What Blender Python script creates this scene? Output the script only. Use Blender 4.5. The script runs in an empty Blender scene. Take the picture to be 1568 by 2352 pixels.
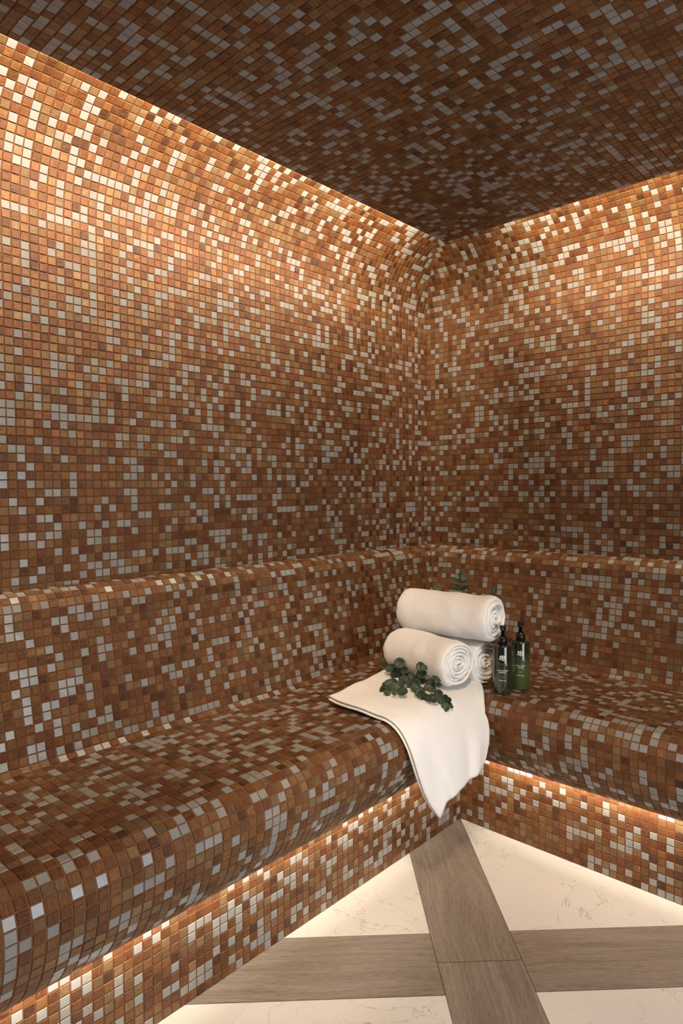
import bpy, bmesh, math, random
import numpy as np
from mathutils import Vector, Matrix, noise as mnoise

SC = bpy.context.scene
COL = SC.collection
PITCH = 0.0215            # one mosaic tile with its joint
H_CEIL, U_CEIL = 2.011, 0.281
ROOM_X, ROOM_Y = 2.0, 3.0

# ------------------------------------------------------------------ helpers
def link(o, parent=None):
    COL.objects.link(o)
    if parent is not None:
        o.parent = parent
    return o

def tag(o, label=None, cat=None, group=None, kind=None):
    if label: o['label'] = label
    if cat: o['category'] = cat
    if group: o['group'] = group
    if kind: o['kind'] = kind
    return o

def empty(name, loc, label, cat, group=None, rotz=0.0):
    o = bpy.data.objects.new(name, None)
    o.empty_display_size = 0.05
    o.location = loc
    o.rotation_euler = (0, 0, rotz)
    link(o)
    return tag(o, label, cat, group)

def mesh_obj(name, verts, faces, mats, parent=None, smooth=True, midx=None, uvs=None):
    me = bpy.data.meshes.new(name)
    me.from_pydata([tuple(v) for v in verts], [], [tuple(f) for f in faces])
    for m in mats: me.materials.append(m)
    if midx is not None: me.polygons.foreach_set('material_index', np.asarray(midx, dtype=np.int32))
    me.polygons.foreach_set('use_smooth', [smooth] * len(me.polygons))
    if uvs is not None:
        l = me.uv_layers.new(name='UVMap')
        l.data.foreach_set('uv', np.asarray(uvs, dtype=np.float32).ravel())
    me.update()
    return link(bpy.data.objects.new(name, me), parent)

def box_vf(lo, hi):
    x0, y0, z0 = lo; x1, y1, z1 = hi
    v = [(x0,y0,z0),(x1,y0,z0),(x1,y1,z0),(x0,y1,z0),(x0,y0,z1),(x1,y0,z1),(x1,y1,z1),(x0,y1,z1)]
    f = [(3,2,1,0),(4,5,6,7),(0,1,5,4),(1,2,6,5),(2,3,7,6),(3,0,4,7)]
    return v, f

def join_vf(parts):
    V, F = [], []
    for v, f in parts:
        n = len(V); V += list(v); F += [tuple(i + n for i in q) for q in f]
    return V, F

# ------------------------------------------------------------------ node helpers
class NT:
    def __init__(self, name):
        self.m = bpy.data.materials.new(name); self.m.use_nodes = True
        self.t = self.m.node_tree; self.t.nodes.clear()
        self.out = self.n('ShaderNodeOutputMaterial')
        self.b = self.n('ShaderNodeBsdfPrincipled')
        self.l(self.b.outputs[0], self.out.inputs[0])
    def n(self, typ, **kw):
        nd = self.t.nodes.new(typ)
        for k, v in kw.items(): setattr(nd, k, v)
        return nd
    def l(self, a, b): self.t.links.new(a, b)
    def put(self, sock, v):
        if isinstance(v, bpy.types.NodeSocket): self.l(v, sock)
        else: sock.default_value = v
    def set(self, **kw):
        for k, v in kw.items(): self.put(self.b.inputs[k.replace('_', ' ')], v)
    def math(self, op, a, b=0.0, clamp=False):
        nd = self.n('ShaderNodeMath', operation=op, use_clamp=clamp)
        self.put(nd.inputs[0], a); self.put(nd.inputs[1], b); return nd.outputs[0]
    def mix(self, fac, a, b, blend='MIX'):
        nd = self.n('ShaderNodeMix', data_type='RGBA', blend_type=blend)
        self.put(nd.inputs[0], fac); self.put(nd.inputs[6], a); self.put(nd.inputs[7], b); return nd.outputs[2]
    def fmix(self, fac, a, b):
        nd = self.n('ShaderNodeMix', data_type='FLOAT')
        self.put(nd.inputs[0], fac); self.put(nd.inputs[2], a); self.put(nd.inputs[3], b); return nd.outputs[0]
    def noise(self, vec, scale, detail=2.0, rough=0.5, dist=0.0):
        nd = self.n('ShaderNodeTexNoise')
        self.put(nd.inputs['Vector'], vec); self.put(nd.inputs['Scale'], scale)
        nd.inputs['Detail'].default_value = detail; nd.inputs['Roughness'].default_value = rough
        nd.inputs['Distortion'].default_value = dist
        return nd.outputs[0]
    def ramp(self, fac, stops, interp='LINEAR'):
        nd = self.n('ShaderNodeValToRGB'); cr = nd.color_ramp; cr.interpolation = interp
        while len(cr.elements) < len(stops): cr.elements.new(0.5)
        for e, (p, c) in zip(cr.elements, stops):
            e.position = p; e.color = (*c, 1) if len(c) == 3 else c
        self.l(fac, nd.inputs[0]); return nd.outputs[0]
    def smooth(self, v, a, b):
        nd = self.n('ShaderNodeMapRange', interpolation_type='SMOOTHSTEP')
        self.put(nd.inputs[0], v); nd.inputs[1].default_value = a; nd.inputs[2].default_value = b; return nd.outputs[0]
    def xyz(self, x, y, z=0.0):
        nd = self.n('ShaderNodeCombineXYZ')
        for i, v in enumerate((x, y, z)): self.put(nd.inputs[i], v)
        return nd.outputs[0]
    def sep(self, v):
        nd = self.n('ShaderNodeSeparateXYZ'); self.l(v, nd.inputs[0]); return nd.outputs
    def bump(self, h, strength, dist):
        nd = self.n('ShaderNodeBump'); self.put(nd.inputs['Strength'], strength)
        nd.inputs['Distance'].default_value = dist; self.l(h, nd.inputs['Height'])
        self.l(nd.outputs[0], self.b.inputs['Normal'])

# ------------------------------------------------------------------ materials
def mat_tile():
    k = NT('glass mosaic tile')
    at = k.n('ShaderNodeAttribute', attribute_name='tile')
    sx = k.n('ShaderNodeSeparateColor'); k.l(at.outputs['Color'], sx.inputs[0])
    r, g, b = sx.outputs[0], sx.outputs[1], sx.outputs[2]
    u, v, _ = k.sep(k.n('ShaderNodeUVMap').outputs[0])
    seed = k.math('MULTIPLY', g, 90.0)
    ori = k.math('GREATER_THAN', b, 0.5)
    a1 = k.fmix(ori, u, v); a2 = k.fmix(ori, v, u)
    # drawn streaks of the glass: some tiles fine and even, some broad and broken
    fq = k.math('ADD', 11.0, k.math('MULTIPLY', k.math('FRACT', k.math('MULTIPLY', seed, 1.7)), 11.0))
    st = k.noise(k.xyz(k.math('MULTIPLY', a1, 1.1), k.math('MULTIPLY', a2, fq), seed), 1.0, 2.0, 0.6, 0.15)
    stf = k.smooth(st, 0.36, 0.64)
    fine = k.noise(k.xyz(k.math('MULTIPLY', u, 15.0), k.math('MULTIPLY', v, 15.0), seed), 1.6, 2.0, 0.7)
    base = k.ramp(r, [(0.0, (0.250, 0.240, 0.226)), (W_FRAC, (0.215, 0.131, 0.062)), (0.42, (0.193, 0.081, 0.024)),
                      (0.64, (0.166, 0.054, 0.012)), (0.82, (0.135, 0.034, 0.0065)), (0.94, (0.078, 0.017, 0.0035))], 'CONSTANT')
    white = k.math('LESS_THAN', r, W_FRAC)
    lo = k.mix(1.0, base, (0.66, 0.57, 0.48, 1), 'MULTIPLY')
    hi = k.mix(0.30, base, (0.265, 0.152, 0.066, 1))
    brown = k.mix(stf, lo, hi)
    # thin veins in the milky tiles
    dg = k.math('ADD', k.math('MULTIPLY', u, 1.0), k.math('MULTIPLY', v, k.fmix(ori, 0.8, -0.9)))
    dl = k.math('SUBTRACT', k.math('MULTIPLY', u, 0.7), k.math('MULTIPLY', v, k.fmix(ori, 0.7, -0.7)))
    vn = k.noise(k.xyz(k.math('MULTIPLY', dg, 1.5), k.math('MULTIPLY', dl, 0.5), seed), 1.0, 2.5, 0.6, 1.6)
    vein = k.math('SUBTRACT', 1.0, k.smooth(k.math('ABSOLUTE', k.math('SUBTRACT', vn, 0.5)), 0.0, 0.022))
    vein = k.math('MULTIPLY', vein, k.smooth(k.noise(k.xyz(k.math('MULTIPLY', u, 2.0), k.math('MULTIPLY', v, 2.0), seed), 1.0, 1.0), 0.42, 0.6))
    vein = k.math('MULTIPLY', vein, k.math('MULTIPLY', k.smooth(b, 0.15, 0.7), 0.55))
    milk = k.mix(vein, base, (0.16, 0.095, 0.06, 1))
    milk = k.mix(k.smooth(b, 0.55, 1.0), milk, k.mix(1.0, milk, (1.0, 0.93, 0.87, 1), 'MULTIPLY'))
    col = k.mix(white, brown, milk)
    val = k.fmix(white, k.math('ADD', k.math('MULTIPLY', g, 0.5), 0.75), k.math('ADD', k.math('MULTIPLY', g, 0.16), 0.9))
    hs = k.n('ShaderNodeHueSaturation'); k.l(col, hs.inputs['Color']); k.l(val, hs.inputs['Value'])
    k.set(Base_Color=hs.outputs[0], Metallic=k.fmix(white, 0.34, 0.0),
          Roughness=k.fmix(white, k.math('ADD', k.math('MULTIPLY', b, 0.16), 0.22), 0.24),
          Specular_IOR_Level=0.5)
    hgt = k.math('ADD', k.math('MULTIPLY', st, 0.55), k.math('MULTIPLY', fine, 0.75))
    k.bump(hgt, k.fmix(white, 0.75, 0.05), 0.0016)
    return k.m

def mat_plain(name, col, rough=0.5, metal=0.0, **kw):
    k = NT(name); k.set(Base_Color=(*col, 1), Roughness=rough, Metallic=metal)
    for q, v in kw.items(): k.set(**{q: v})
    return k.m

def mat_grout():
    k = NT('brown grout')
    tc = k.n('ShaderNodeTexCoord').outputs['Object']
    n = k.noise(tc, 160.0, 3.0)
    k.set(Base_Color=k.mix(n, (0.118, 0.045, 0.012, 1), (0.160, 0.064, 0.019, 1)), Roughness=0.75)
    return k.m

def mat_marble():
    k = NT('white veined marble')
    tc = k.n('ShaderNodeTexCoord').outputs['Object']
    big = k.noise(tc, 1.6, 3.0)
    v1 = k.math('ABSOLUTE', k.math('SUBTRACT', k.noise(tc, 3.3, 6.0, 0.55, 0.9), 0.5))
    v2 = k.math('ABSOLUTE', k.math('SUBTRACT', k.noise(tc, 7.5, 5.0, 0.6, 1.4), 0.52))
    m1 = k.smooth(k.noise(tc, 6.0, 3.0), 0.44, 0.58)
    m2 = k.smooth(k.noise(tc, 11.0, 2.0), 0.48, 0.60)
    l1 = k.math('MULTIPLY', k.math('SUBTRACT', 1.0, k.smooth(v1, 0.0, 0.0045)), m1)
    l2 = k.math('MULTIPLY', k.math('SUBTRACT', 1.0, k.smooth(v2, 0.0, 0.008)), m2)
    base = k.mix(big, (0.55, 0.535, 0.50, 1), (0.61, 0.595, 0.56, 1))
    c = k.mix(k.math('MULTIPLY', l1, 0.62), base, (0.23, 0.20, 0.17, 1))
    c = k.mix(k.math('MULTIPLY', l2, 0.42), c, (0.32, 0.27, 0.22, 1))
    k.set(Base_Color=c, Roughness=0.38, Specular_IOR_Level=0.35)
    return k.m

def mat_plank():
    k = NT('grey brown wood plank')
    u, v, _ = k.sep(k.n('ShaderNodeUVMap').outputs[0])
    warp = k.noise(k.xyz(k.math('MULTIPLY', u, 2.2), k.math('MULTIPLY', v, 5.0)), 1.0, 1.0)
    vv = k.math('ADD', v, k.math('MULTIPLY', warp, 0.07))
    g1 = k.noise(k.xyz(k.math('MULTIPLY', u, 5.0), k.math('MULTIPLY', vv, 130.0)), 1.0, 4.0, 0.6, 0.3)
    g2 = k.noise(k.xyz(k.math('MULTIPLY', u, 1.6), k.math('MULTIPLY', vv, 22.0)), 1.0, 3.0, 0.55, 0.6)
    g3 = k.noise(k.xyz(k.math('MULTIPLY', u, 40.0), k.math('MULTIPLY', vv, 420.0)), 1.0, 2.0)
    f = k.math('ADD', k.math('MULTIPLY', g1, 0.38), k.math('ADD', k.math('MULTIPLY', g2, 0.30), k.math('MULTIPLY', g3, 0.40)))
    c = k.ramp(f, [(0.34, (0.085, 0.069, 0.054)), (0.54, (0.180, 0.150, 0.120)), (0.74, (0.275, 0.238, 0.198))])
    k.set(Base_Color=c, Roughness=0.42, Specular_IOR_Level=0.4)
    k.bump(g1, 0.12, 0.001)
    return k.m

def mat_terry():
    k = NT('white terry cotton')
    tc = k.n('ShaderNodeTexCoord').outputs['Object']
    n1 = k.noise(tc, 620.0, 2.0, 0.7); n2 = k.noise(tc, 210.0, 2.0, 0.6)
    h = k.math('ADD', k.math('MULTIPLY', n1, 0.7), k.math('MULTIPLY', n2, 0.5))
    k.set(Base_Color=k.mix(n1, (0.80, 0.775, 0.745, 1), (0.94, 0.925, 0.90, 1)), Roughness=0.95, Sheen_Weight=0.25,
          Sheen_Roughness=0.5, Specular_IOR_Level=0.1)
    k.bump(h, 0.8, 0.0026)
    return k.m

def mat_leaf():
    k = NT('eucalyptus leaf green')
    tc = k.n('ShaderNodeTexCoord').outputs['Object']
    n = k.noise(tc, 38.0, 2.0); m = k.noise(tc, 240.0, 2.0)
    c = k.mix(k.smooth(n, 0.35, 0.65), (0.014, 0.030, 0.015, 1), (0.036, 0.060, 0.026, 1))
    c = k.mix(k.math('MULTIPLY', m, 0.25), c, (0.06, 0.085, 0.055, 1))
    k.set(Base_Color=c, Roughness=0.48, Specular_IOR_Level=0.4)
    return k.m

def mat_bottle(name, top, bot, z0, z1):
    k = NT(name)
    z = k.sep(k.n('ShaderNodeTexCoord').outputs['Object'])[2]
    c = k.mix(k.smooth(z, z0, z1), (*bot, 1), (*top, 1))
    k.set(Base_Color=c, Roughness=0.10, Coat_Weight=1.0, Coat_Roughness=0.03, Specular_IOR_Level=0.5, Transmission_Weight=0.08, IOR=1.45)
    return k.m

W_FRAC = 0.25
M_TILE = mat_tile(); M_GROUT = mat_grout()
M_MARBLE = mat_marble(); M_PLANK = mat_plank()
M_SEAM = mat_plain('dark plank joint', (0.085, 0.065, 0.048), 0.8)
M_TERRY = mat_terry(); M_LEAF = mat_leaf()
M_STEM = mat_plain('brown green stem', (0.085, 0.062, 0.03), 0.6)
M_PLASTER = mat_plain('grey backing board', (0.30, 0.24, 0.19), 0.8)
M_BLACK = mat_plain('glossy black plastic', (0.006, 0.006, 0.007), 0.16)
M_PRINT = mat_plain('white print', (0.80, 0.80, 0.74), 0.5)
M_PRINTDIM = mat_plain('faint gold print', (0.22, 0.215, 0.15), 0.5)
M_ALU = mat_plain('aluminium channel', (0.6, 0.6, 0.6), 0.35, 1.0)

# ------------------------------------------------------------------ mosaic builder
def resample(pts, step=PITCH):
    pts = np.asarray(pts, float)
    s = np.r_[0, np.cumsum(np.linalg.norm(np.diff(pts, axis=0), axis=1))]
    n = max(1, int(round(s[-1] / step)))
    t = np.linspace(0, s[-1], n + 1)
    return np.stack([np.interp(t, s, pts[:, 0]), np.interp(t, s, pts[:, 1])], 1)

def mosaic(pieces, name, parent, seed, extra=None):
    """pieces: (profile rows (u,h), v0, v1, map(u,v,h)->xyz, mitre, mirrored).  One mesh: every tile a small raised
    pillow with its own tilt, over a continuous bed of grout."""
    rng = np.random.default_rng(seed)
    VV, FF, MI, UVS, TC = [], [], [], [], []
    nv = 0
    GAP, BEV, TH = 0.0012, 0.0007, 0.0014
    for prof, v0, v1, mp, mitre, flip in pieces:
        r = resample(prof); K = len(r) - 1
        ncol = int(round((v1 - v0) / PITCH))
        vb = v0 + PITCH * np.arange(ncol + 1)
        kk, jj = np.meshgrid(np.arange(K), np.arange(ncol), indexing='ij')
        kk, jj = kk.ravel(), jj.ravel()
        A, B = r[kk], r[kk + 1]                    # top and bottom edge of the row
        va, vb_ = vb[jj], vb[jj + 1]
        if mitre:
            la = np.maximum(va, A[:, 0]); lb = np.maximum(va, B[:, 0])
            keep = np.minimum(vb_ - la, vb_ - lb) > 0.005
        else:
            la, lb = va.copy(), va.copy(); keep = np.ones(len(kk), bool)
        A, B, la, lb, vr = A[keep], B[keep], la[keep], lb[keep], vb_[keep]
        n = len(A)
        t = (B - A); ln = np.linalg.norm(t, axis=1, keepdims=True); t = t / ln
        nr = np.stack([-t[:, 1], t[:, 0]], 1)
        def corner(base, sgn_t, vv, sgn_v, inset, hgt):
            p = base + t * (sgn_t * inset) + nr * hgt[:, None]
            return p, vv + sgn_v * inset
        z = np.zeros(n)
        tilt = rng.normal(0, 0.00016, (4, n)) + rng.normal(0, 0.00012, n)
        co = []
        for ins, hh in ((GAP, None), (GAP + BEV, TH)):
            for q, (bs, st, vv, sv) in enumerate(((A, 1, la, 1), (A, 1, vr, -1), (B, -1, vr, -1), (B, -1, lb, 1))):
                h = z - 0.0002 if hh is None else z + hh + tilt[q]
                p, v_ = corner(bs, st, vv, sv, ins, h)
                co.append(mp(p[:, 0], v_, p[:, 1]))
        co = np.stack([np.stack(c, 1) for c in co], 1)      # n,8,3
        VV.append(co.reshape(-1, 3))
        base = nv + 8 * np.arange(n)[:, None]
        quads = np.array([[4, 7, 6, 5], [0, 4, 5, 1], [1, 5, 6, 2], [2, 6, 7, 3], [3, 7, 4, 0]])
        if flip: quads = quads[:, ::-1]
        FF.append((base[:, None, :] + quads[None]).reshape(-1, 4)); nv += 8 * n
        MI.append(np.zeros(5 * n, np.int32))
        uvl = np.array([[0, 1], [1, 1], [1, 0], [0, 0], [0.04, .96], [.96, .96], [.96, .04], [.04, .04]])
        UVS.append(np.tile(uvl[quads].reshape(1, -1, 2), (n, 1, 1)).reshape(-1, 2))
        rc = rng.random((n, 3))
        TC.append(np.repeat(np.c_[rc, np.ones(n)], 5, axis=0))
        # grout bed
        ga, gb = r[:-1], r[1:]
        l0 = np.maximum(v0, ga[:, 0]) if mitre else np.full(K, v0)
        l1 = np.maximum(v0, gb[:, 0]) if mitre else np.full(K, v0)
        e = np.full(K, vb[-1])
        g = np.stack([np.stack(mp(ga[:, 0], l0, ga[:, 1]), 1), np.stack(mp(ga[:, 0], e, ga[:, 1]), 1),
                      np.stack(mp(gb[:, 0], e, gb[:, 1]), 1), np.stack(mp(gb[:, 0], l1, gb[:, 1]), 1)], 1)
        VV.append(g.reshape(-1, 3))
        q = np.array([[0, 3, 2, 1]]);  q = q[:, ::-1] if flip else q
        FF.append((nv + 4 * np.arange(K)[:, None] + q)); nv += 4 * K
        MI.append(np.ones(K, np.int32)); UVS.append(np.zeros((4 * K, 2))); TC.append(np.zeros((K, 4)))
    mats = [M_TILE, M_GROUT]
    if extra is not None:                                     # plain backing geometry, third material
        ev, ef = extra
        VV.append(np.array(ev, float)); FF.append(np.array(ef, int) + nv); MI.append(np.full(len(ef), 2, np.int32))
        UVS.append(np.zeros((4 * len(ef), 2))); TC.append(np.zeros((len(ef), 4))); mats.append(M_PLASTER)
    V = np.concatenate(VV).astype(np.float32); F = np.concatenate(FF).astype(np.int32)
    me = bpy.data.meshes.new(name)
    me.vertices.add(len(V)); me.vertices.foreach_set('co', V.ravel())
    me.loops.add(F.size); me.loops.foreach_set('vertex_index', F.ravel())
    me.polygons.add(len(F))
    me.polygons.foreach_set('loop_start', np.arange(0, F.size, 4, dtype=np.int32))
    for m in mats: me.materials.append(m)
    me.polygons.foreach_set('material_index', np.concatenate(MI))
    uv = me.uv_layers.new(name='UVMap'); uv.data.foreach_set('uv', np.concatenate(UVS).astype(np.float32).ravel())
    at = me.attributes.new('tile', 'FLOAT_COLOR', 'FACE')
    at.data.foreach_set('color', np.concatenate(TC).astype(np.float32).ravel())
    me.polygons.foreach_set('use_smooth', np.zeros(len(F), bool))
    me.update(); me.validate()
    return link(bpy.data.objects.new(name, me), parent)

MAP_L = lambda u, v, h: (u, -v, h)            # along the left wall (plane X=0)
MAP_R = lambda u, v, h: (v, -u, h)            # along the right wall (plane Y=0)
MAP_F = lambda u, v, h: (v, u - ROOM_Y, h)    # wall behind the camera
MAP_S = lambda u, v, h: (ROOM_X - u, -v, h)   # wall with the doorway

def arc(cu, ch, r, a0, a1, n=24):             # angle measured from 'up' towards the room
    a = np.radians(np.linspace(a0, a1, n))
    return [(cu + r * math.sin(x), ch + r * math.cos(x)) for x in a]

# ------------------------------------------------------------------ room shell
COVE = arc(0.3, 1.8, 0.3, -15, -90, 40) + [(0.0, 0.84)]
UC, HC = 0.3 - 0.3 * math.cos(math.radians(75)), 1.8 + 0.3 * math.sin(math.radians(75))
H_TOP = 2.26
# plain riser above the cove, hidden behind the dropped ceiling
wl = mosaic([(COVE, 0.0, ROOM_Y, MAP_L, True, True)], 'wall_left', None, 11,
            extra=([(UC, -UC, HC), (UC, -ROOM_Y, HC), (UC, -ROOM_Y, H_TOP), (UC, -UC, H_TOP)], [(0, 3, 2, 1)]))
tag(wl, 'left wall of brown, copper and milky glass mosaic curving into a lit cove', 'wall', kind='structure')
wr = mosaic([(COVE, 0.0, ROOM_X, MAP_R, True, False)], 'wall_right', None, 12,
            extra=([(UC, -UC, HC), (ROOM_X, -UC, HC), (ROOM_X, -UC, H_TOP), (UC, -UC, H_TOP)], [(0, 1, 2, 3)]))
tag(wr, 'right wall of brown, copper and milky glass mosaic curving into a lit cove', 'wall', kind='structure')
STR = [(0.0, H_TOP), (0.0, 0.0)]
wf = mosaic([(STR, 0.0, ROOM_X, MAP_F, False, True)], 'wall_front', None, 13)
tag(wf, 'mosaic wall behind the camera', 'wall', kind='structure')
D0, D1, DH = 0.90, 1.90, 1.98                 # doorway in the side wall
ws = mosaic([(STR, 0.0, D0, MAP_S, False, False), (STR, D1, ROOM_Y, MAP_S, False, False),
             ([(0.0, H_TOP), (0.0, DH)], D0, D1, MAP_S, False, False)], 'wall_side', None, 14)
tag(ws, 'mosaic wall with the open doorway', 'wall', kind='structure')
fr = []
for lo, hi in (((ROOM_X - .02, -D0 - .03, 0), (ROOM_X + .12, -D0 + .01, DH + .03)), ((ROOM_X - .02, -D1 - .01, 0), (ROOM_X + .12, -D1 + .03, DH + .03)),
               ((ROOM_X - .02, -D1, DH), (ROOM_X + .12, -D0, DH + .03))):
    fr.append(box_vf(lo, hi))
tag(mesh_obj('door_1', *join_vf(fr), [M_ALU], smooth=False), 'metal frame of the open doorway', 'door', kind='structure')

# dropped ceiling: mosaic underside on a thin board, slab above, light channels on its upper edge
bx = box_vf((U_CEIL, -ROOM_Y, H_CEIL + 0.0003), (ROOM_X, -U_CEIL, H_CEIL + 0.020))
ce = mosaic([([(ROOM_X, H_CEIL), (U_CEIL, H_CEIL)], U_CEIL, ROOM_Y, MAP_L, False, True)], 'ceiling', None, 15, extra=bx)
tag(ce, 'dropped ceiling panel of dark brown and milky glass mosaic', 'ceiling', kind='structure')
mesh_obj('ceiling_slab', *box_vf((-0.02, -ROOM_Y, H_TOP), (ROOM_X, 0.02, H_TOP + 0.05)), [M_PLASTER], ce, False)

# floor: marble field with an inlaid cross of wood planks
def floor():
    V, F, MI, UV = [], [], [], []
    def poly(pts, z, mi, uv=None):
        n = len(V); V.extend([(x, y, z) for x, y in pts]); F.append(tuple(range(n, n + len(pts)))); MI.append(mi)
        UV.extend(uv if uv else [(0, 0)] * len(pts))
    poly([(0.3, -ROOM_Y), (ROOM_X + 0.6, -ROOM_Y), (ROOM_X + 0.6, -0.3), (0.3, -0.3)], 0.0, 0)
    q = math.sqrt(0.5)
    def st(p, m):           # (x+y, x-y) -> (x, y)
        return ((p + m) / 2, (p - m) / 2)
    def plank(p0, p1, m0, m1, along_m, off, seam=0.0011):
        rect = lambda e: [st(p0 - e, m0 - e), st(p1 + e, m0 - e), st(p1 + e, m1 + e), st(p0 - e, m1 + e)]
        def ccw(r):
            a = sum(r[i][0] * r[(i + 1) % 4][1] - r[(i + 1) % 4][0] * r[i][1] for i in range(4))
            return r if a > 0 else r[::-1]
        poly(ccw(rect(seam)), 0.0003, 2)
        r = ccw(rect(-seam * 0.4))
        uv = []
        for x, y in r:
            a, b = ((x - y) * q, (x + y) * q) if along_m else ((x + y) * q, (x - y) * q)
            uv.append((a + off, b + off * 3.7))
        poly(r, 0.0007, 1, uv)
    plank(-0.283, 0.0, 0.60, 1.886, True, 0.0)
    plank(-0.283, 0.0, 1.8876, 3.4, True, 5.3)
    plank(-1.30, -0.2846, 1.742, 2.027, False, 9.1)
    plank(0.0016, 1.9, 1.742, 2.027, False, 13.7)
    return tag(mesh_obj('floor', V, F, [M_MARBLE, M_PLANK, M_SEAM], None, False, MI, UV),
               'white marble floor with a cross of grey brown wood planks', 'floor', kind='structure')
floor()

# ------------------------------------------------------------------ corner bench
NB = [(0.125, 0.513)] + arc(0.172, 0.511, 0.034, 255, 188, 8) + arc(0.565, 0.428, 0.065, 0, 90, 20) + arc(0.43, 0.428, 0.2, 90, 147, 24)[1:]
BACK = [(0.0, 0.8700)] + arc(0.012, 0.812, 0.058, 8, 100, 20) + [(0.130, 0.510)]
SEAT = [(0.130, 0.510)] + arc(0.163, 0.511, 0.033, 258, 190, 8) + arc(0.565, 0.428, 0.065, 0, 90, 20) + arc(0.43, 0.428, 0.2, 90, 147, 24)[1:]
RISER = [(0.470, 0.300), (0.470, 0.0)]
bench = empty('mosaic_bench', (0.47, -0.47, 0.0), 'built-in corner bench in copper and milky glass mosaic along both walls', 'bench')
def bpiece(nm, prof, seed, extra=None):
    o = mosaic([(prof, 0.0, ROOM_Y, MAP_L, True, True), (prof, 0.0, ROOM_X, MAP_R, True, False)], nm, bench, seed, extra)
    o.matrix_parent_inverse = Matrix.Translation(-Vector(bench.location)); return o
bpiece('backrest', BACK, 21)
UE, HE = SEAT[-1]
trough = []
for a, b in (((UE, HE), (UE - 0.006, 0.305)), ((UE - 0.006, 0.305), (0.465, 0.305))):
    trough.append(([(a[0], -a[0], a[1]), (a[0], -ROOM_Y, a[1]), (b[0], -ROOM_Y, b[1]), (b[0], -b[0], b[1])], [(0, 1, 2, 3)]))
    trough.append(([(a[0], -a[0], a[1]), (ROOM_X, -a[0], a[1]), (ROOM_X, -b[0], b[1]), (b[0], -b[0], b[1])], [(0, 3, 2, 1)]))
bpiece('seat', SEAT, 22, join_vf(trough))
bpiece('riser', RISER, 23)

# ------------------------------------------------------------------ lamps (LED strips in the two coves, corridor light at the doorway)
WARM = (1.0, 0.83, 0.61)
def mat_led(s):
    k = NT('led diffuser'); k.set(Base_Color=(0.8, 0.8, 0.8, 1), Emission_Color=(*WARM, 1), Emission_Strength=s); return k.m
M_LED = mat_led(4.0)
def strip(lo, hi, parent, nm='led_strip'):
    o = mesh_obj(nm, *box_vf(lo, hi), [M_LED], parent, False)
    if parent is bench: o.matrix_parent_inverse = Matrix.Translation(-Vector(bench.location))
    return o
def area(nm, loc, aim, sx, sy, power, col, spread=180):
    d = bpy.data.lights.new(nm, 'AREA'); d.shape = 'RECTANGLE'; d.size, d.size_y = sx, sy
    d.energy = power; d.color = col; d.spread = math.radians(spread)
    o = link(bpy.data.objects.new(nm, d)); o.location = loc
    z = -Vector(aim).normalized()
    x = Vector((0, 0, 1)).cross(z) if abs(z.z) < 0.9 else (Vector((0, 1, 0)) if sx and abs(aim[1]) < 2 else Vector((1, 0, 0)))
    x.normalize(); y = z.cross(x)
    o.rotation_euler = Matrix((x, y, z)).transposed().to_euler(); return o
ZC, LU = 2.088, 0.272
def cove_light():
    a, b = 0.30, ROOM_Y - 0.02
    area('cove_lamp', (LU, -(a + b) / 2, ZC), (-1.0, 0, -0.9), b - a, 0.05, E_COVE_L * (b - a), WARM)
    strip((0.312, -b, H_CEIL + 0.0203), (0.322, -a, ZC + 0.03), ce)
    a, b = 0.46, ROOM_X - 0.02
    area('cove_lamp', ((a + b) / 2, -LU, ZC), (0, 1.0, -0.9), b - a, 0.05, E_COVE_R * (b - a), WARM)
    strip((a, -0.322, H_CEIL + 0.0203), (b, -0.312, ZC + 0.03), ce)
def bench_light():
    for left in (True, False):
        a, b = (0.62, ROOM_Y - 0.05) if left else (0.56, ROOM_X - 0.05)
        m = (a + b) / 2; L = b - a
        area('bench_lamp', (0.524, -m, 0.272) if left else (m, -0.524, 0.272), (-1, 0, -0.12) if left else (0, 1, -0.12), L, 0.022,
             (E_BEN_L if left else E_BEN_R) * L, (1.0, 0.86, 0.69))
        if left: strip((0.490, -b, 0.290), (0.526, -a, 0.300), bench)
        else: strip((a, -0.526, 0.290), (b, -0.490, 0.300), bench)
E_COVE_L, E_COVE_R, E_BEN_L, E_BEN_R = 12.5, 13.0, 4.2, 4.4
cove_light(); bench_light()
area('corridor_lamp', (ROOM_X + 0.35, -(D0 + D1) / 2, 0.70), (-1, 0.0, -0.05), 1.0, 1.20, 23.0, (0.90, 0.95, 1.0))

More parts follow.
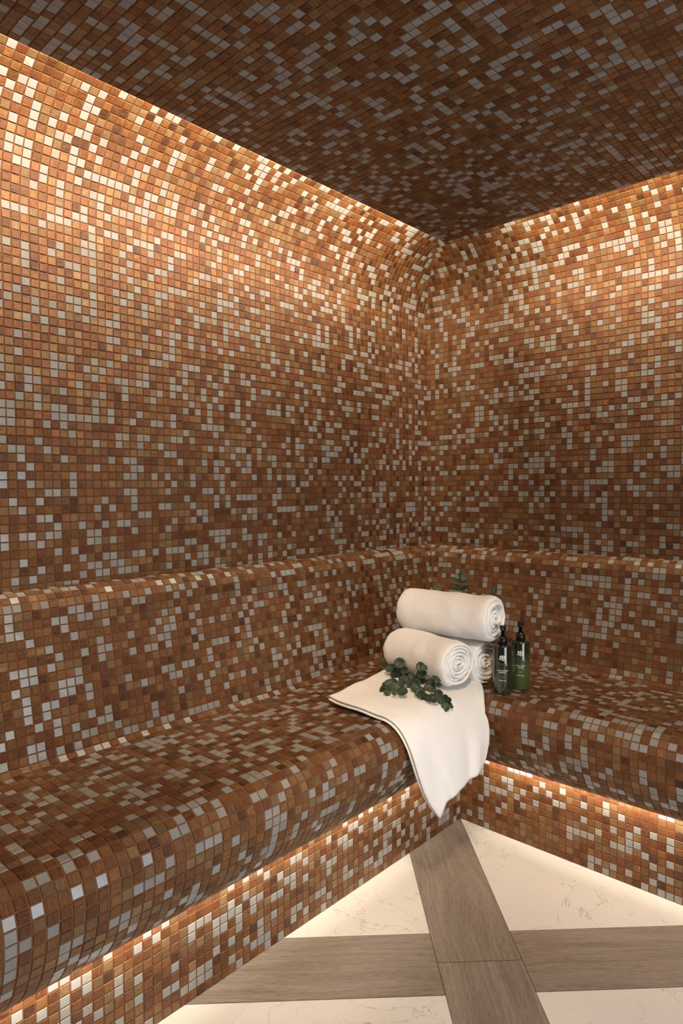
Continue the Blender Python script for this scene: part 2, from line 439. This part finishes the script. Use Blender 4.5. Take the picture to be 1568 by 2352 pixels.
# two unseen fill spots, added to brighten towels and benches, each with a ring
def ringv(c, r0, r1, z0, z1, seg=32):
    V, F = [], []
    for r, z in ((r0, z1), (r0, z0), (r1, z0), (r1, z1)):
        for k in range(seg): V.append((c.x + r * math.cos(2 * math.pi * k / seg), c.y + r * math.sin(2 * math.pi * k / seg), z))
    for q in range(3):
        for k in range(seg):
            k2 = (k + 1) % seg; F.append((q * seg + k, q * seg + k2, (q + 1) * seg + k2, (q + 1) * seg + k))
    return V, F
for pos, aim, ang, pw in (((1.45, -1.75, 1.985), (0.68, -0.68, 0.32), 58, 108.0), ((1.35, -2.50, 1.985), (0.36, -1.62, 0.34), 58, 62.0)):
    dl = bpy.data.lights.new('fill_spot', 'SPOT'); dl.energy = pw; dl.color = (1.0, 0.78, 0.55)
    dl.spot_size = math.radians(ang); dl.spot_blend = 0.9; dl.shadow_soft_size = 0.09
    o = link(bpy.data.objects.new('fill_spot', dl)); o.location = pos
    o.rotation_euler = (Vector(aim) - Vector(pos)).to_track_quat('-Z', 'Y').to_euler()
    mesh_obj('fill_spot_ring', *ringv(Vector(pos), 0.095, 0.108, H_CEIL - 0.006, H_CEIL), [M_ALU], ce)  # ceiling ring made up to go with the added spot

w = bpy.data.worlds.new('World'); SC.world = w; w.use_nodes = True
w.node_tree.nodes['Background'].inputs[0].default_value = (0.8, 0.9, 1.0, 1); w.node_tree.nodes['Background'].inputs[1].default_value = 0.05

# ------------------------------------------------------------------ towels
def fbm(p, s, off=0.0):
    return mnoise.noise(Vector((p[0] * s + off, p[1] * s - off * 1.3, p[2] * s + off * 0.7)))

def rolled_towel(name, label, front, back, R, pitch, seed, th0=0.6, oval=0.97, group='rolled white towels', wob=0.005):
    rng = random.Random(seed)
    F, B = Vector(front), Vector(back)
    ax = (F - B); L = ax.length; ax.normalize()
    side = ax.cross(Vector((0, 0, 1))).normalized(); upv = side.cross(ax)
    base = (F + B) / 2 - Vector((0, 0, R * oval))
    t = pitch * 0.93
    turns = (R - 0.0085) / pitch
    NS = int(turns * 56); NA = 26
    # stadium section in (axial, radial)
    sec = []
    for i in range(NA + 1): sec.append((-L / 2 + 0.010 + (L - 0.020) * i / NA, 0.5))
    for i in range(1, 6): a = math.pi / 2 - math.pi * i / 6; sec.append((L / 2 - 0.010 + 0.010 * math.cos(a), 0.5 * math.sin(a)))
    for i in range(NA + 1): sec.append((L / 2 - 0.010 - (L - 0.020) * i / NA, -0.5))
    for i in range(1, 6): a = -math.pi / 2 - math.pi * i / 6; sec.append((-L / 2 + 0.010 + 0.010 * math.cos(a), 0.5 * math.sin(a)))
    M = len(sec); V, Fc = [], []
    w1 = [rng.uniform(-1, 1) for _ in range(4)]
    for s in range(NS + 1):
        th = s / NS * turns * 2 * math.pi
        r0 = R - t / 2 - pitch * th / (2 * math.pi)
        tuck = min(1.0, s / 10.0)                      # free edge thins out
        endt = 0.35 + 0.65 * math.sin(min(1, s / 7) * math.pi / 2)
        ao = wob * (math.sin(th * 0.37 + w1[0] * 3) + 0.6 * math.sin(th * 1.3 + w1[1] * 5)) * (0.3 + 0.7 * s / NS)
        ao += 0.006 * (1 - (r0 / R)) * w1[2] + 0.0016 * math.sin(th * 3.1 + w1[3] * 4) + 0.0010 * math.sin(th * 7.3)
        r0 += 0.0014 * math.sin(th * 1.9 + w1[1] * 6) * (r0 / R) * min(1, s / 60)
        for (a, q) in sec:
            rr = r0 + q * t * endt
            ang = th0 + th
            fr = r0 / R
            # outer shell rounds off towards both ends
            e = max(0.0, abs(a) - (L / 2 - 0.03)) / 0.03
            rr -= 0.006 * e * e * fr * fr
            x = rr * math.cos(ang); y = rr * math.sin(ang) * oval
            ext = ao * (1 if a > 0 else -0.7) * (abs(a) / (L / 2)) ** 3
            p = side * x + upv * y + ax * (a + ext)
            k = 0.0045 * fbm(p, 14, seed) + 0.0022 * fbm(p, 34, seed + 3) + 0.0007 * fbm(p, 240, seed)
            dirv = (side * math.cos(ang) + upv * math.sin(ang))
            p = p + dirv * k * (0.35 + 0.65 * fr) + ax * (0.0016 * fbm(p, 60, seed + 9))
            V.append(p)
    for s in range(NS):
        for i in range(M):
            j = (i + 1) % M
            Fc.append((s * M + i, s * M + j, (s + 1) * M + j, (s + 1) * M + i))
    for e in (0, NS):
        c = len(V); V.append(sum((V[e * M + i] for i in range(M)), Vector()) / M)
        for i in range(M):
            Fc.append((c, e * M + (i + 1) % M, e * M + i) if e == 0 else (c, e * M + i, e * M + (i + 1) % M))
    off = (F + B) / 2 - base
    o = mesh_obj(name, [v + off for v in V], Fc, [M_TERRY])
    o.location = base
    return tag(o, label, 'towel', group)

rolled_towel('rolled_towel', 'rolled white towel on top of the stack of three', (0.652, -0.553, 0.714), (0.325, -0.575, 0.712), 0.0765, 0.0135, 3, 4.0, 0.97, wob=0.008)
rolled_towel('rolled_towel', 'rolled white towel at the front left of the stack, behind the eucalyptus sprig', (0.605, -0.688, 0.590), (0.338, -0.632, 0.590), 0.0740, 0.0108, 5, 5.2)
rolled_towel('rolled_towel', 'rolled white towel at the lower right, half hidden by the dark shampoo bottle', (0.610, -0.537, 0.569), (0.300, -0.478, 0.569), 0.0735, 0.0125, 8, 4.6)

def polyline(pts, n):
    pts = [Vector(p) for p in pts]
    # Catmull-Rom through the points, resampled evenly
    ext = [2 * pts[0] - pts[1]] + pts + [2 * pts[-1] - pts[-2]]
    fine = []
    for i in range(1, len(ext) - 2):
        p0, p1, p2, p3 = ext[i - 1:i + 3]
        for k in range(16):
            t = k / 16
            fine.append(0.5 * ((2 * p1) + (p2 - p0) * t + (2 * p0 - 5 * p1 + 4 * p2 - p3) * t * t + (3 * p1 - p0 - 3 * p2 + p3) * t ** 3))
    fine.append(pts[-1])
    s = [0.0]
    for a, b in zip(fine, fine[1:]): s.append(s[-1] + (b - a).length)
    out = []; j = 0
    for i in range(n):
        q = s[-1] * i / (n - 1)
        while j < len(s) - 2 and s[j + 1] < q: j += 1
        f = (q - s[j]) / max(1e-9, s[j + 1] - s[j]); out.append(fine[j].lerp(fine[j + 1], min(1, f)))
    return out

def nose_u(h):
    """how far the bench reaches into the room at height h"""
    if h > 0.493: return -1
    if h > 0.428: return 0.565 + math.sqrt(max(0, 0.065 ** 2 - (h - 0.428) ** 2))
    return 0.43 + math.sqrt(max(0, 0.2 ** 2 - (h - 0.428) ** 2))

def draped_towel():
    N = 64
    eL = polyline([(.349, -.977, .508), (.447, -1.0, .510), (.535, -1.0, .508), (.600, -.998, .492), (.640, -.990, .455), (.655, -.982, .405), (.664, -.955, .325), (.672, -.925, .268), (.682, -.902, .238)], N)
    eR = polyline([(.300, -.645, .510), (.420, -.585, .510), (.545, -.553, .508), (.606, -.563, .496), (.655, -.610, .455), (.684, -.655, .395), (.690, -.678, .350), (.692, -.700, .325)], N)
    eT = polyline([(.349, -.977, .508), (.338, -.900, .509), (.322, -.780, .510), (.300, -.645, .510)], N)
    eB = polyline([(.682, -.902, .238), (.688, -.892, .262), (.693, -.862, .284), (.696, -.812, .296), (.697, -.755, .308), (.692, -.700, .325)], N)
    P00, P01, P10, P11 = eL[0], eR[0], eL[-1], eR[-1]
    grid = []
    for i in range(N):
        u = i / (N - 1); row = []
        for j in range(N):
            v = j / (N - 1)
            p = (1 - v) * eL[i] + v * eR[i] + (1 - u) * eT[j] + u * eB[j] - ((1 - u) * (1 - v) * P00 + (1 - u) * v * P01 + u * (1 - v) * P10 + u * v * P11)
            inner = min(1, 5 * v, 5 * (1 - v))
            hang = max(0, min(1, (0.47 - p.z) / 0.12))
            # soft vertical folds in the hanging part
            fold = 0.007 * math.sin(v * 15.0 + 0.8 + 1.5 * u) + 0.004 * math.sin(v * 27 + 2.0 - 2 * u)
            p = p + Vector((0.75, -0.5, 0)) * fold * hang * inner
            p = p + Vector((0, 0, 1)) * (0.006 * fbm(p, 11, 4) + 0.004 * fbm(p, 24, 8)) * (1 - hang)
            row.append(p)
        grid.append(row)
    def outside(p, m=0.0115):
        """push a point of the sheet out of the bench (rounded front edge, concave in plan at the room corner)"""
        d = min(p.x, -p.y); ax = 0 if p.x < -p.y else 1
        if p.z >= 0.428:
            if d <= 0.565: p.z = max(p.z, 0.4935 + m); return
            e, f = d - 0.565, p.z - 0.428
            r = math.hypot(e, f)
            if r < 0.0655 + m and r > 1e-6:
                s = (0.0655 + m) / r; e *= s; p.z = 0.428 + f * s; d = 0.565 + e
        else:
            d = max(d, nose_u(p.z) + m)
        if ax == 0: p.x = d
        else: p.y = -d
    for it in range(16):
        g2 = [[p.copy() for p in r] for r in grid]
        for i in range(N):
            for j in range(N):
                if 0 < i < N - 1 and 0 < j < N - 1:
                    g2[i][j] = grid[i][j] * 0.5 + (grid[i - 1][j] + grid[i + 1][j] + grid[i][j - 1] + grid[i][j + 1]) * 0.125
                elif 0 < i < N - 1: g2[i][j] = grid[i][j] * 0.6 + (grid[i - 1][j] + grid[i + 1][j]) * 0.2
                elif 0 < j < N - 1: g2[i][j] = grid[i][j] * 0.6 + (grid[i][j - 1] + grid[i][j + 1]) * 0.2
                if it < 15: outside(g2[i][j])
        grid = g2
    org = Vector((0.45, -0.78, 0.4935))
    nrm = [[None] * N for _ in range(N)]
    for i in range(N):
        for j in range(N):
            du = grid[min(N - 1, i + 1)][j] - grid[max(0, i - 1)][j]; dv = grid[i][min(N - 1, j + 1)] - grid[i][max(0, j - 1)]
            n = du.cross(dv); n.normalize(); nrm[i][j] = n
    if nrm[10][10].z < 0: nrm = [[-n for n in r] for r in nrm]
    TH = 0.0078
    parts = []
    for layer, shift in ((1, 0.0), (0, 0.003)):      # the towel is folded double
        V, F = [], []
        c0 = (layer - 0.5) * (TH + 0.0012)
        rim = 3
        def P(i, j, q):
            p = grid[i][j]; n = nrm[i][j]
            return p + n * (c0 + q)
        for sgn in (1, -1):
            for i in range(N):
                for j in range(N):
                    e = min(i, j, N - 1 - i, N - 1 - j)
                    hgt = TH / 2 * (math.sqrt(1 - (1 - min(1, (e + 0.25) / rim)) ** 2))
                    p = P(i, j, sgn * hgt)
                    if shift and j < 4: p = p + (grid[i][0] - grid[i][6]).normalized() * shift
                    p = p + nrm[i][j] * (0.0006 * fbm(p, 260, 2 + layer))
                    V.append(p - org)
        for i in range(N - 1):
            for j in range(N - 1):
                a = i * N + j
                F.append((a, a + N, a + N + 1, a + 1)); b = a + N * N
                F.append((b, b + 1, b + N + 1, b + N))
        ring = [i for i in range(N)] + [k * N + N - 1 for k in range(1, N)] + [(N - 1) * N + k for k in range(N - 2, -1, -1)] + [k * N for k in range(N - 2, 0, -1)]
        for a, b in zip(ring, ring[1:] + ring[:1]): F.append((a, b, b + N * N, a + N * N))
        parts.append((V, F))
    o = mesh_obj('draped_towel', *join_vf(parts), [M_TERRY]); o.location = org
    bm = bmesh.new(); bm.from_mesh(o.data); bmesh.ops.recalc_face_normals(bm, faces=bm.faces); bm.to_mesh(o.data); bm.free()
    return tag(o, 'folded white towel spread on the bench corner and hanging over its front edge', 'towel')
draped_towel()

# ------------------------------------------------------------------ eucalyptus
def tube(pts, r0, r1, seg=8):
    P = polyline(pts, 8 * len(pts)); V, F = [], []
    for i, p in enumerate(P):
        d = (P[min(i + 1, len(P) - 1)] - P[max(0, i - 1)]).normalized()
        a = d.cross(Vector((0.3, 0.2, 0.93))).normalized(); b = d.cross(a); r = r0 + (r1 - r0) * i / (len(P) - 1)
        for k in range(seg):
            t = 2 * math.pi * k / seg; V.append(p + a * r * math.cos(t) + b * r * math.sin(t))
    n = len(P)
    for i in range(n - 1):
        for k in range(seg):
            F.append((i * seg + k, i * seg + (k + 1) % seg, (i + 1) * seg + (k + 1) % seg, (i + 1) * seg + k))
    F.append(tuple(range(seg))[::-1]); F.append(tuple(range((n - 1) * seg, n * seg)))
    return V, F

def leaf(c, r, n, stemdir, long=1.0, tip=0.12, cup=0.18, wide=1.0):
    """round leaf: cupped disc with a slight tip, midrib crease and real thickness"""
    c, n = Vector(c), Vector(n).normalized()
    y = Vector(stemdir) - n * n.dot(Vector(stemdir))
    y = y.normalized() if y.length > 1e-4 else n.orthogonal().normalized()
    x = y.cross(n)
    V, F = [], []
    RG, SG = 4, 22
    for side in (1, -1):
        V.append(c + n * (side * 0.00022 - cup * r * 0.35))
        for q in range(1, RG + 1):
            f = q / RG
            for k in range(SG):
                a = 2 * math.pi * k / SG
                rad = r * f * (1 + tip * f * max(0, math.cos(a)) ** 6)
                px, py = rad * math.sin(a) * wide, rad * math.cos(a) * long
                z = cup * r * (f * f * 0.8 - 0.35) + 0.10 * abs(px) + 0.03 * r * math.sin(3 * a + c.x * 400) * f
                V.append(c + x * px + y * py + n * (z + side * 0.00022))
    H = 1 + RG * SG
    for s, o in ((1, 0), (-1, H)):
        for k in range(SG):
            k2 = (k + 1) % SG
            t = (o, o + 1 + k, o + 1 + k2); F.append(t if s < 0 else t[::-1])
            for q in range(RG - 1):
                a = o + 1 + q * SG
                t = (a + k, a + SG + k, a + SG + k2, a + k2); F.append(t if s < 0 else t[::-1])
    e = 1 + (RG - 1) * SG
    for k in range(SG):
        k2 = (k + 1) % SG; F.append((e + k, e + k2, H + e + k2, H + e + k))
    return V, F

def sprig(loc, label, stems, leaves, group, r0=0.0016, r1=0.0009):
    t = empty('eucalyptus_sprig', loc, label, 'plant', group)
    o = Vector(loc)
    sv = join_vf([tube([Vector(p) - o for p in s], r0, r1) for s in stems])
    mesh_obj('stem', *sv, [M_STEM], t)
    lv = join_vf([leaf(Vector(l[0]) - o, *l[1:]) for l in leaves])
    mesh_obj('foliage', *lv, [M_LEAF], t)
    return t

LEAVES= [[0.367, -0.714, 0.542, 0.0135, 0.07, -0.64, 0.77], [0.422, -0.738, 0.573, 0.0142, 0.49, -0.76, 0.42], [0.418, -0.733, 0.56, 0.0102, 0.85, -0.45, 0.26], [0.393, -0.719, 0.531, 0.0165, 0.87, -0.48, 0.13], [0.437, -0.734, 0.552, 0.0111, 0.11, -0.83, 0.55], [0.455, -0.754, 0.533, 0.0103, 0.62, -0.61, 0.5], [0.462, -0.729, 0.538, 0.0095, 0.49, -0.77, 0.42], [0.519, -0.761, 0.584, 0.0116, 0.31, -0.79, 0.53], [0.514, -0.75, 0.559, 0.0122, 0.31, -0.82, 0.49], [0.5, -0.742, 0.544, 0.0108, 0.05, -0.84, 0.53], [0.5, -0.786, 0.531, 0.0109, 0.42, -0.76, 0.49], [0.518, -0.782, 0.538, 0.0118, 0.61, -0.79, 0.11], [0.495, -0.725, 0.522, 0.0133, 0.63, -0.54, 0.56], [0.548, -0.748, 0.542, 0.0091, 0.12, -0.85, 0.51], [0.578, -0.764, 0.558, 0.0116, 0.56, 0.11, 0.82], [0.579, -0.755, 0.54, 0.0065, 0.55, -0.64, 0.53], [0.552, -0.762, 0.524, 0.0154, 0.33, -0.59, 0.73], [0.57, -0.833, 0.535, 0.0125, 0.31, -0.61, 0.73], [0.582, -0.826, 0.523, 0.0093, 0.36, -0.69, 0.63], [0.604, -0.829, 0.525, 0.0129, 0.06, -0.47, 0.88], [0.598, -0.784, 0.523, 0.0117, 0.13, -0.79, 0.61], [0.607, -0.803, 0.512, 0.0099, 0.47, -0.75, 0.46], [0.608, -0.782, 0.501, 0.01, 0.22, -0.48, 0.85], [0.619, -0.781, 0.512, 0.0111, 0.03, -0.88, 0.48], [0.632, -0.799, 0.498, 0.0104, 0.47, -0.71, 0.53], [0.632, -0.777, 0.499, 0.0059, 0.3, -0.66, 0.69], [0.461, -0.862, 0.527, 0.0128, 0.91, -0.37, 0.18], [0.471, -0.849, 0.539, 0.0146, 0.41, -0.61, 0.68], [0.431, -0.781, 0.522, 0.0129, 0.31, -0.85, 0.42], [0.5, -0.858, 0.54, 0.0122, 0.59, -0.52, 0.62], [0.537, -0.872, 0.539, 0.0124, 0.11, -0.65, 0.76], [0.476, -0.801, 0.534, 0.0122, 0.14, -0.58, 0.8], [0.524, -0.894, 0.536, 0.0056, 0.48, -0.37, 0.79], [0.435, -0.715, 0.533, 0.0109, 0.41, -0.31, 0.85], [0.533, -0.809, 0.534, 0.0101, 0.65, -0.52, 0.55], [0.492, -0.887, 0.53, 0.0086, 0.5, -0.27, 0.82]]
STEMS= [[[0.382, -0.718, 0.551], [0.422, -0.712, 0.53], [0.473, -0.743, 0.528], [0.527, -0.767, 0.526], [0.581, -0.78, 0.518], [0.622, -0.772, 0.495]], [[0.473, -0.743, 0.528], [0.469, -0.792, 0.526], [0.463, -0.872, 0.524]], [[0.496, -0.75, 0.528], [0.504, -0.748, 0.553], [0.522, -0.763, 0.582]], [[0.552, -0.777, 0.526], [0.542, -0.739, 0.533], [0.581, -0.76, 0.546]]]
allst = [Vector(p) for s in STEMS for p in s]
lf = []
for x, y, z, r, nx, ny, nz in LEAVES:
    c = Vector((x, y, z)); q = min(allst, key=lambda p: (p - c).length)
    d = c - q
    if d.length < 0.004: d = Vector((0.6, -0.5, 0.1))
    lf.append(((x, y, z), r * 1.2, (nx, ny, nz), d))
rg = random.Random(9)
for (x, y, z), r, n, d in lf[3:31:2]:                     # smaller leaves tucked between the larger ones
    a = rg.uniform(0, 6.28)
    lf.append(((x + .011 * math.cos(a), y + .011 * math.sin(a), z - .002), r * rg.uniform(.6, .85), (n[0] + rg.uniform(-.5, .5), n[1] + rg.uniform(-.5, .5), n[2] + rg.uniform(-.3, .3)), (math.cos(a), math.sin(a), .1)))
sprig((0.49, -0.76, 0.510), 'dark green eucalyptus sprig lying on the folded white towel in front of the rolled towels', STEMS, lf, 'eucalyptus sprigs')
# the sprigs standing behind the rolled towels
sprig((0.40, -0.31, 0.4935), 'tall eucalyptus sprig standing behind the middle of the top rolled towel',
      [[(.400, -.31, .4945), (.372, -.29, .62), (.345, -.272, .735), (.343, -.270, .775), (.344, -.270, .806)]],
      [((.3563, -.27, .7855), .0138, (.55, -.75, .25), (.3, 0, .1)), ((.3400, -.268, .792), .0105, (-.2, -.75, .5), (-.6, 0, .3)),
       ((.3270, -.27, .7705), .0150, (.25, -.30, .92), (-1, 0, .45), 1.4, .5, .2, .8), ((.3560, -.268, .7660), .0100, (-.3, -.35, .9), (1, 0, .1), 1.3, .3, .2, .8),
       ((.3230, -.27, .7425), .0165, (.3, -.62, .75), (-1, 0, .35), 1.15, .5, .25, .8), ((.3590, -.27, .7425), .0165, (-.3, -.62, .75), (1, 0, .35), 1.15, .5, .25, .8),
       ((.3385, -.27, .8060), .0058, (.5, -.8, .2), (-.5, 0, 1), 1.2, .6, .1, .22), ((.3500, -.27, .8075), .0062, (.5, -.8, .2), (.6, 0, 1), 1.2, .6, .1, .22),
       ((.365, -.29, .66), .016, (.5, -.7, .3), (-1, 0, .3)), ((.385, -.29, .66), .016, (.2, -.8, .3), (1, 0, .3))], 'eucalyptus sprigs')
sprig((0.50, -0.335, 0.4935), 'eucalyptus sprig with one upright leaf showing behind the right end of the top rolled towel',
      [[(.500, -.335, .4945), (.490, -.30, .62), (.477, -.275, .715), (.479, -.270, .735)]],
      [((.4827, -.27, .7485), .0130, (.55, -.83, .05), (.1, 0, 1), 1.0, .1, .12, .72), ((.4650, -.27, .7375), .0070, (.4, -.8, .4), (-.7, 0, 1), 1.1, .5, .1, .25),
       ((.489, -.29, .67), .015, (.2, -.8, .3), (-1, 0, .3)), ((.500, -.29, .66), .015, (.2, -.8, .3), (1, 0, .3))], 'eucalyptus sprigs')
sprig((0.29, -0.36, 0.4935), 'eucalyptus sprig just peeping over the left end of the top rolled towel',
      [[(.290, -.36, .4945), (.270, -.31, .62), (.247, -.275, .725)]],
      [((.2441, -.27, .7335), .0115, (.4, -.8, .45), (1, 0, .5)), ((.2320, -.272, .7345), .0080, (.4, -.6, .6), (-1, 0, .4)),
       ((.262, -.30, .67), .015, (.2, -.8, .3), (-1, 0, .3))], 'eucalyptus sprigs')
sprig((0.262, -0.600, 0.4935), 'dark eucalyptus leaf tip poking out at the back left of the front left rolled towel',
      [[(.300, -.560, .4960), (.262, -.600, .510), (.238, -.622, .533), (.232, -.640, .553)]],
      [((.268, -.622, .5150), .0115, (.5, -.3, .8), (-1, -.6, .2)), ((.252, -.605, .5250), .0105, (.3, -.7, .6), (-1, .2, .3))], 'eucalyptus sprigs')

# ------------------------------------------------------------------ bottles
def lathe(prof, seg=48):
    V, F = [], []
    for r, z in prof:
        for k in range(seg):
            a = 2 * math.pi * k / seg; V.append((r * math.cos(a), r * math.sin(a), z))
    n = len(prof)
    for i in range(n - 1):
        for k in range(seg):
            k2 = (k + 1) % seg; F.append((i * seg + k, i * seg + k2, (i + 1) * seg + k2, (i + 1) * seg + k))
    F.append(tuple(range(seg))[::-1]); F.append(tuple(range((n - 1) * seg, n * seg)))
    return V, F

def text_vf(s, size, cx, y, shear=0.0, space=1.0, bold=0.0):
    cu = bpy.data.curves.new('print', 'FONT'); cu.body = s; cu.size = size; cu.align_x = 'CENTER'; cu.shear = shear
    cu.space_character = space; cu.offset = bold; cu.resolution_u = 3
    ob = bpy.data.objects.new('print', cu); COL.objects.link(ob)
    me = bpy.data.meshes.new_from_object(ob.evaluated_get(bpy.context.evaluated_depsgraph_get()))
    V = [(v.co.x + cx, v.co.y + y) for v in me.vertices]; F = [tuple(p.vertices) for p in me.polygons]
    bpy.data.objects.remove(ob); bpy.data.curves.remove(cu); bpy.data.meshes.remove(me)
    return V, F

def poly2(pts): return list(pts), [tuple(range(len(pts)))]
def ring2(cx, cy, rx, ry, w, n=28, a0=0, a1=360):
    V, F = [], []
    for i in range(n + 1):
        a = math.radians(a0 + (a1 - a0) * i / n)
        V += [(cx + rx * math.cos(a), cy + ry * math.sin(a)), (cx + (rx - w) * math.cos(a), cy + (ry - w) * math.sin(a))]
    for i in range(n): F.append((2 * i, 2 * i + 2, 2 * i + 3, 2 * i + 1))
    return V, F
def blade(cx, cy, L, W, ang):
    a = math.radians(ang); c, s = math.cos(a), math.sin(a)
    return poly2([(cx + c * p - s * q, cy + s * p + c * q) for p, q in ((0, 0), (.35 * L, -W), (L, 0), (.35 * L, W))])

def crest():
    """white heraldic crest: crowned oval shield, leaf mantling either side, scroll below (width about 0.022)"""
    P = [ring2(0, 0.001, .0046, .0042, .0008), ring2(0, 0.001, .0031, .0029, .0005)]
    P += [poly2([(-.0016, .0020), (.0016, .0020), (.0014, -.0002), (0, -.0018), (-.0014, -.0002)])]
    P += [poly2([(-.0024, .0054), (.0024, .0054), (.0028, .0066), (.0014, .0066), (.0009, .0078), (0, .0096), (-.0009, .0078), (-.0014, .0066), (-.0028, .0066)])]
    for s in (1, -1):
        for (x, y, L, W, a) in ((.0042, .0034, .0055, .0009, 62), (.0046, .0028, .0062, .0010, 35), (.0049, .0018, .0052, .0009, 8), (.0050, .0006, .0042, .0008, -18), (.0056, .0048, .0040, .0008, 80), (.0066, .0034, .0042, .0008, 50), (.0040, .0052, .0034, .0007, 75)):
            v, f = blade(x, y, L, W, a); P.append(([(s * p, q) for p, q in v], f))
        v, f = ring2(.0080, -.0030, .0030, .0020, .0008, 14, -120, 150); P.append(([(s * p, q) for p, q in v], f))
        P.append(poly2([(s * .0020, -.0062), (s * .0085, -.0042), (s * .0085, -.0024), (s * .0060, -.0030), (s * .0022, -.0046)]))
        P.append(blade(s * .0012, -.0060, .0040, .0006, 180 if s > 0 else 0))
    P.append(ring2(0, -.0066, .0034, .0018, .0006, 16, 200, 340))
    P.append(ring2(0, -.0036, .0040, .0018, .0006, 16, 200, 340))
    return P

def bottle(loc, label, mbody, lines, faceto, hz):
    b = empty('pump_bottle', loc, label, 'bottle', 'green pump bottles', math.atan2(faceto[1], faceto[0]))
    R, H = 0.0292, 0.1475
    mesh_obj('body', *lathe([(R - .003, 0), (R - .0012, .0006), (R, .003), (R, H - .004), (R - .0008, H - .0012), (R - .0028, H), (.0165, H + .0012), (.0150, H + .0016)], 64), [mbody], b)
    mesh_obj('pump_collar', *lathe([(.0138, H + .0008), (.0138, H + .0180), (.0130, H + .0190), (.0108, H + .0194), (.0108, H + .0245), (.0100, H + .0255)], 40), [M_BLACK], b)
    hd = [lathe([(.0056, H + .0250), (.0056, H + .0430), (.0088, H + .0436), (.0096, H + .0446), (.0096, H + .0530), (.0101, H + .0536), (.0101, H + .0562), (.0090, H + .0570)], 36)]
    sp = lathe([(.0044, 0), (.0044, .016), (.0038, .0168)], 20)
    hd.append(([(z + .004, x, y + H + .0488) for x, y, z in sp[0]], [f[::-1] for f in sp[1]]))
    mesh_obj('pump_head', *join_vf(hd), [M_BLACK], b)
    def wrap(nm, parts, mat):
        V, F = join_vf(parts)
        V = [((R + .00025) * math.cos(x / R), (R + .00025) * math.sin(x / R), z) for x, z in V]
        mesh_obj(nm, V, F, [mat], b, False)
    off = 0.0
    wrap('crest_emblem', [([(x + off, y + hz) for x, y in v], f) for v, f in crest()], M_PRINT)
    wrap('lettering', [text_vf(s, sz, off, hz + dy, 0, spc, bd) for s, sz, dy, spc, bd in lines]
         + [poly2([(off - .0035, hz - .0570), (off + .0035, hz - .0570), (off + .0035, hz - .0565), (off - .0035, hz - .0565)])], M_PRINT)
    wrap('faint_lettering', [text_vf('THE ILE OF SLEY', .0042, off - .001, hz - .0190, 0, 1.15), text_vf('Collection', .0042, off + .009, hz - .0240, .3, 1.0)], M_PRINTDIM)
    wrap('volume_lettering', [text_vf('300 ml e', .0030, off, hz - .0940, 0, 1.1), text_vf('10.1 fl. oz', .0030, off, hz - .0980, 0, 1.1)], M_PRINTDIM)
    return b
MB1 = mat_bottle('dark green bottle', (0.014, 0.016, 0.009), (0.020, 0.027, 0.012), 0.02, 0.10)
MB2 = mat_bottle('olive green bottle', (0.016, 0.020, 0.010), (0.068, 0.092, 0.034), 0.05, 0.13)
cam_xy = (1.671, -2.342)
for loc, lab, mb, ln, hz in (
    ((0.676, -0.558, 0.4925), 'dark green pump bottle with CONDITIONING SHAMPOO lettering, the nearer and darker of the two', MB1,
     [('CONDITIONING', .0042, -.0395, 1.15, .00006), ('SHAMPOO', .0042, -.0450, 1.15, .00006), ('Green tea', .0048, -.0688, 1.1, .00006)], 0.112),
    ((0.694, -0.480, 0.4935), 'lighter green pump bottle with HAND & BODY LOTION lettering, standing behind the shampoo', MB2,
     [('HAND & BODY', .0042, -.0395, 1.15, .00004), ('LOTION', .0042, -.0450, 1.15, .00004), ('Green tea', .0048, -.0688, 1.1, .00004)], 0.113)):
    bottle(loc, lab, mb, ln, (cam_xy[0] - loc[0] + .0, cam_xy[1] - loc[1]), hz)

# ------------------------------------------------------------------ camera and view
cd = bpy.data.cameras.new('camera'); cam = link(bpy.data.objects.new('camera', cd))
cd.sensor_fit = 'VERTICAL'; cd.sensor_height = 36.0; cd.sensor_width = 24.0; cd.lens = 23.266; cd.clip_start = 0.02
rt = Vector((0.73290813, 0.68029269, -0.00689388)); up = Vector((-0.02058833, 0.03230694, 0.99926592)); fw = Vector((-0.68001603, 0.73222818, -0.03768411))
M = Matrix((rt, up, -fw)).transposed().to_4x4(); M.translation = Vector((1.671415, -2.341646, 1.118116))
cam.matrix_world = M
SC.camera = cam
SC.view_settings.view_transform = 'Standard'; SC.view_settings.look = 'None'
SC.view_settings.exposure = 0.0; SC.view_settings.gamma = 1.0; SC.view_settings.use_curve_mapping = False
SC.cycles.max_bounces = 10; SC.cycles.diffuse_bounces = 6; SC.cycles.glossy_bounces = 4
SC.cycles.use_denoising = True
SC.cycles.sample_clamp_indirect = 6.0
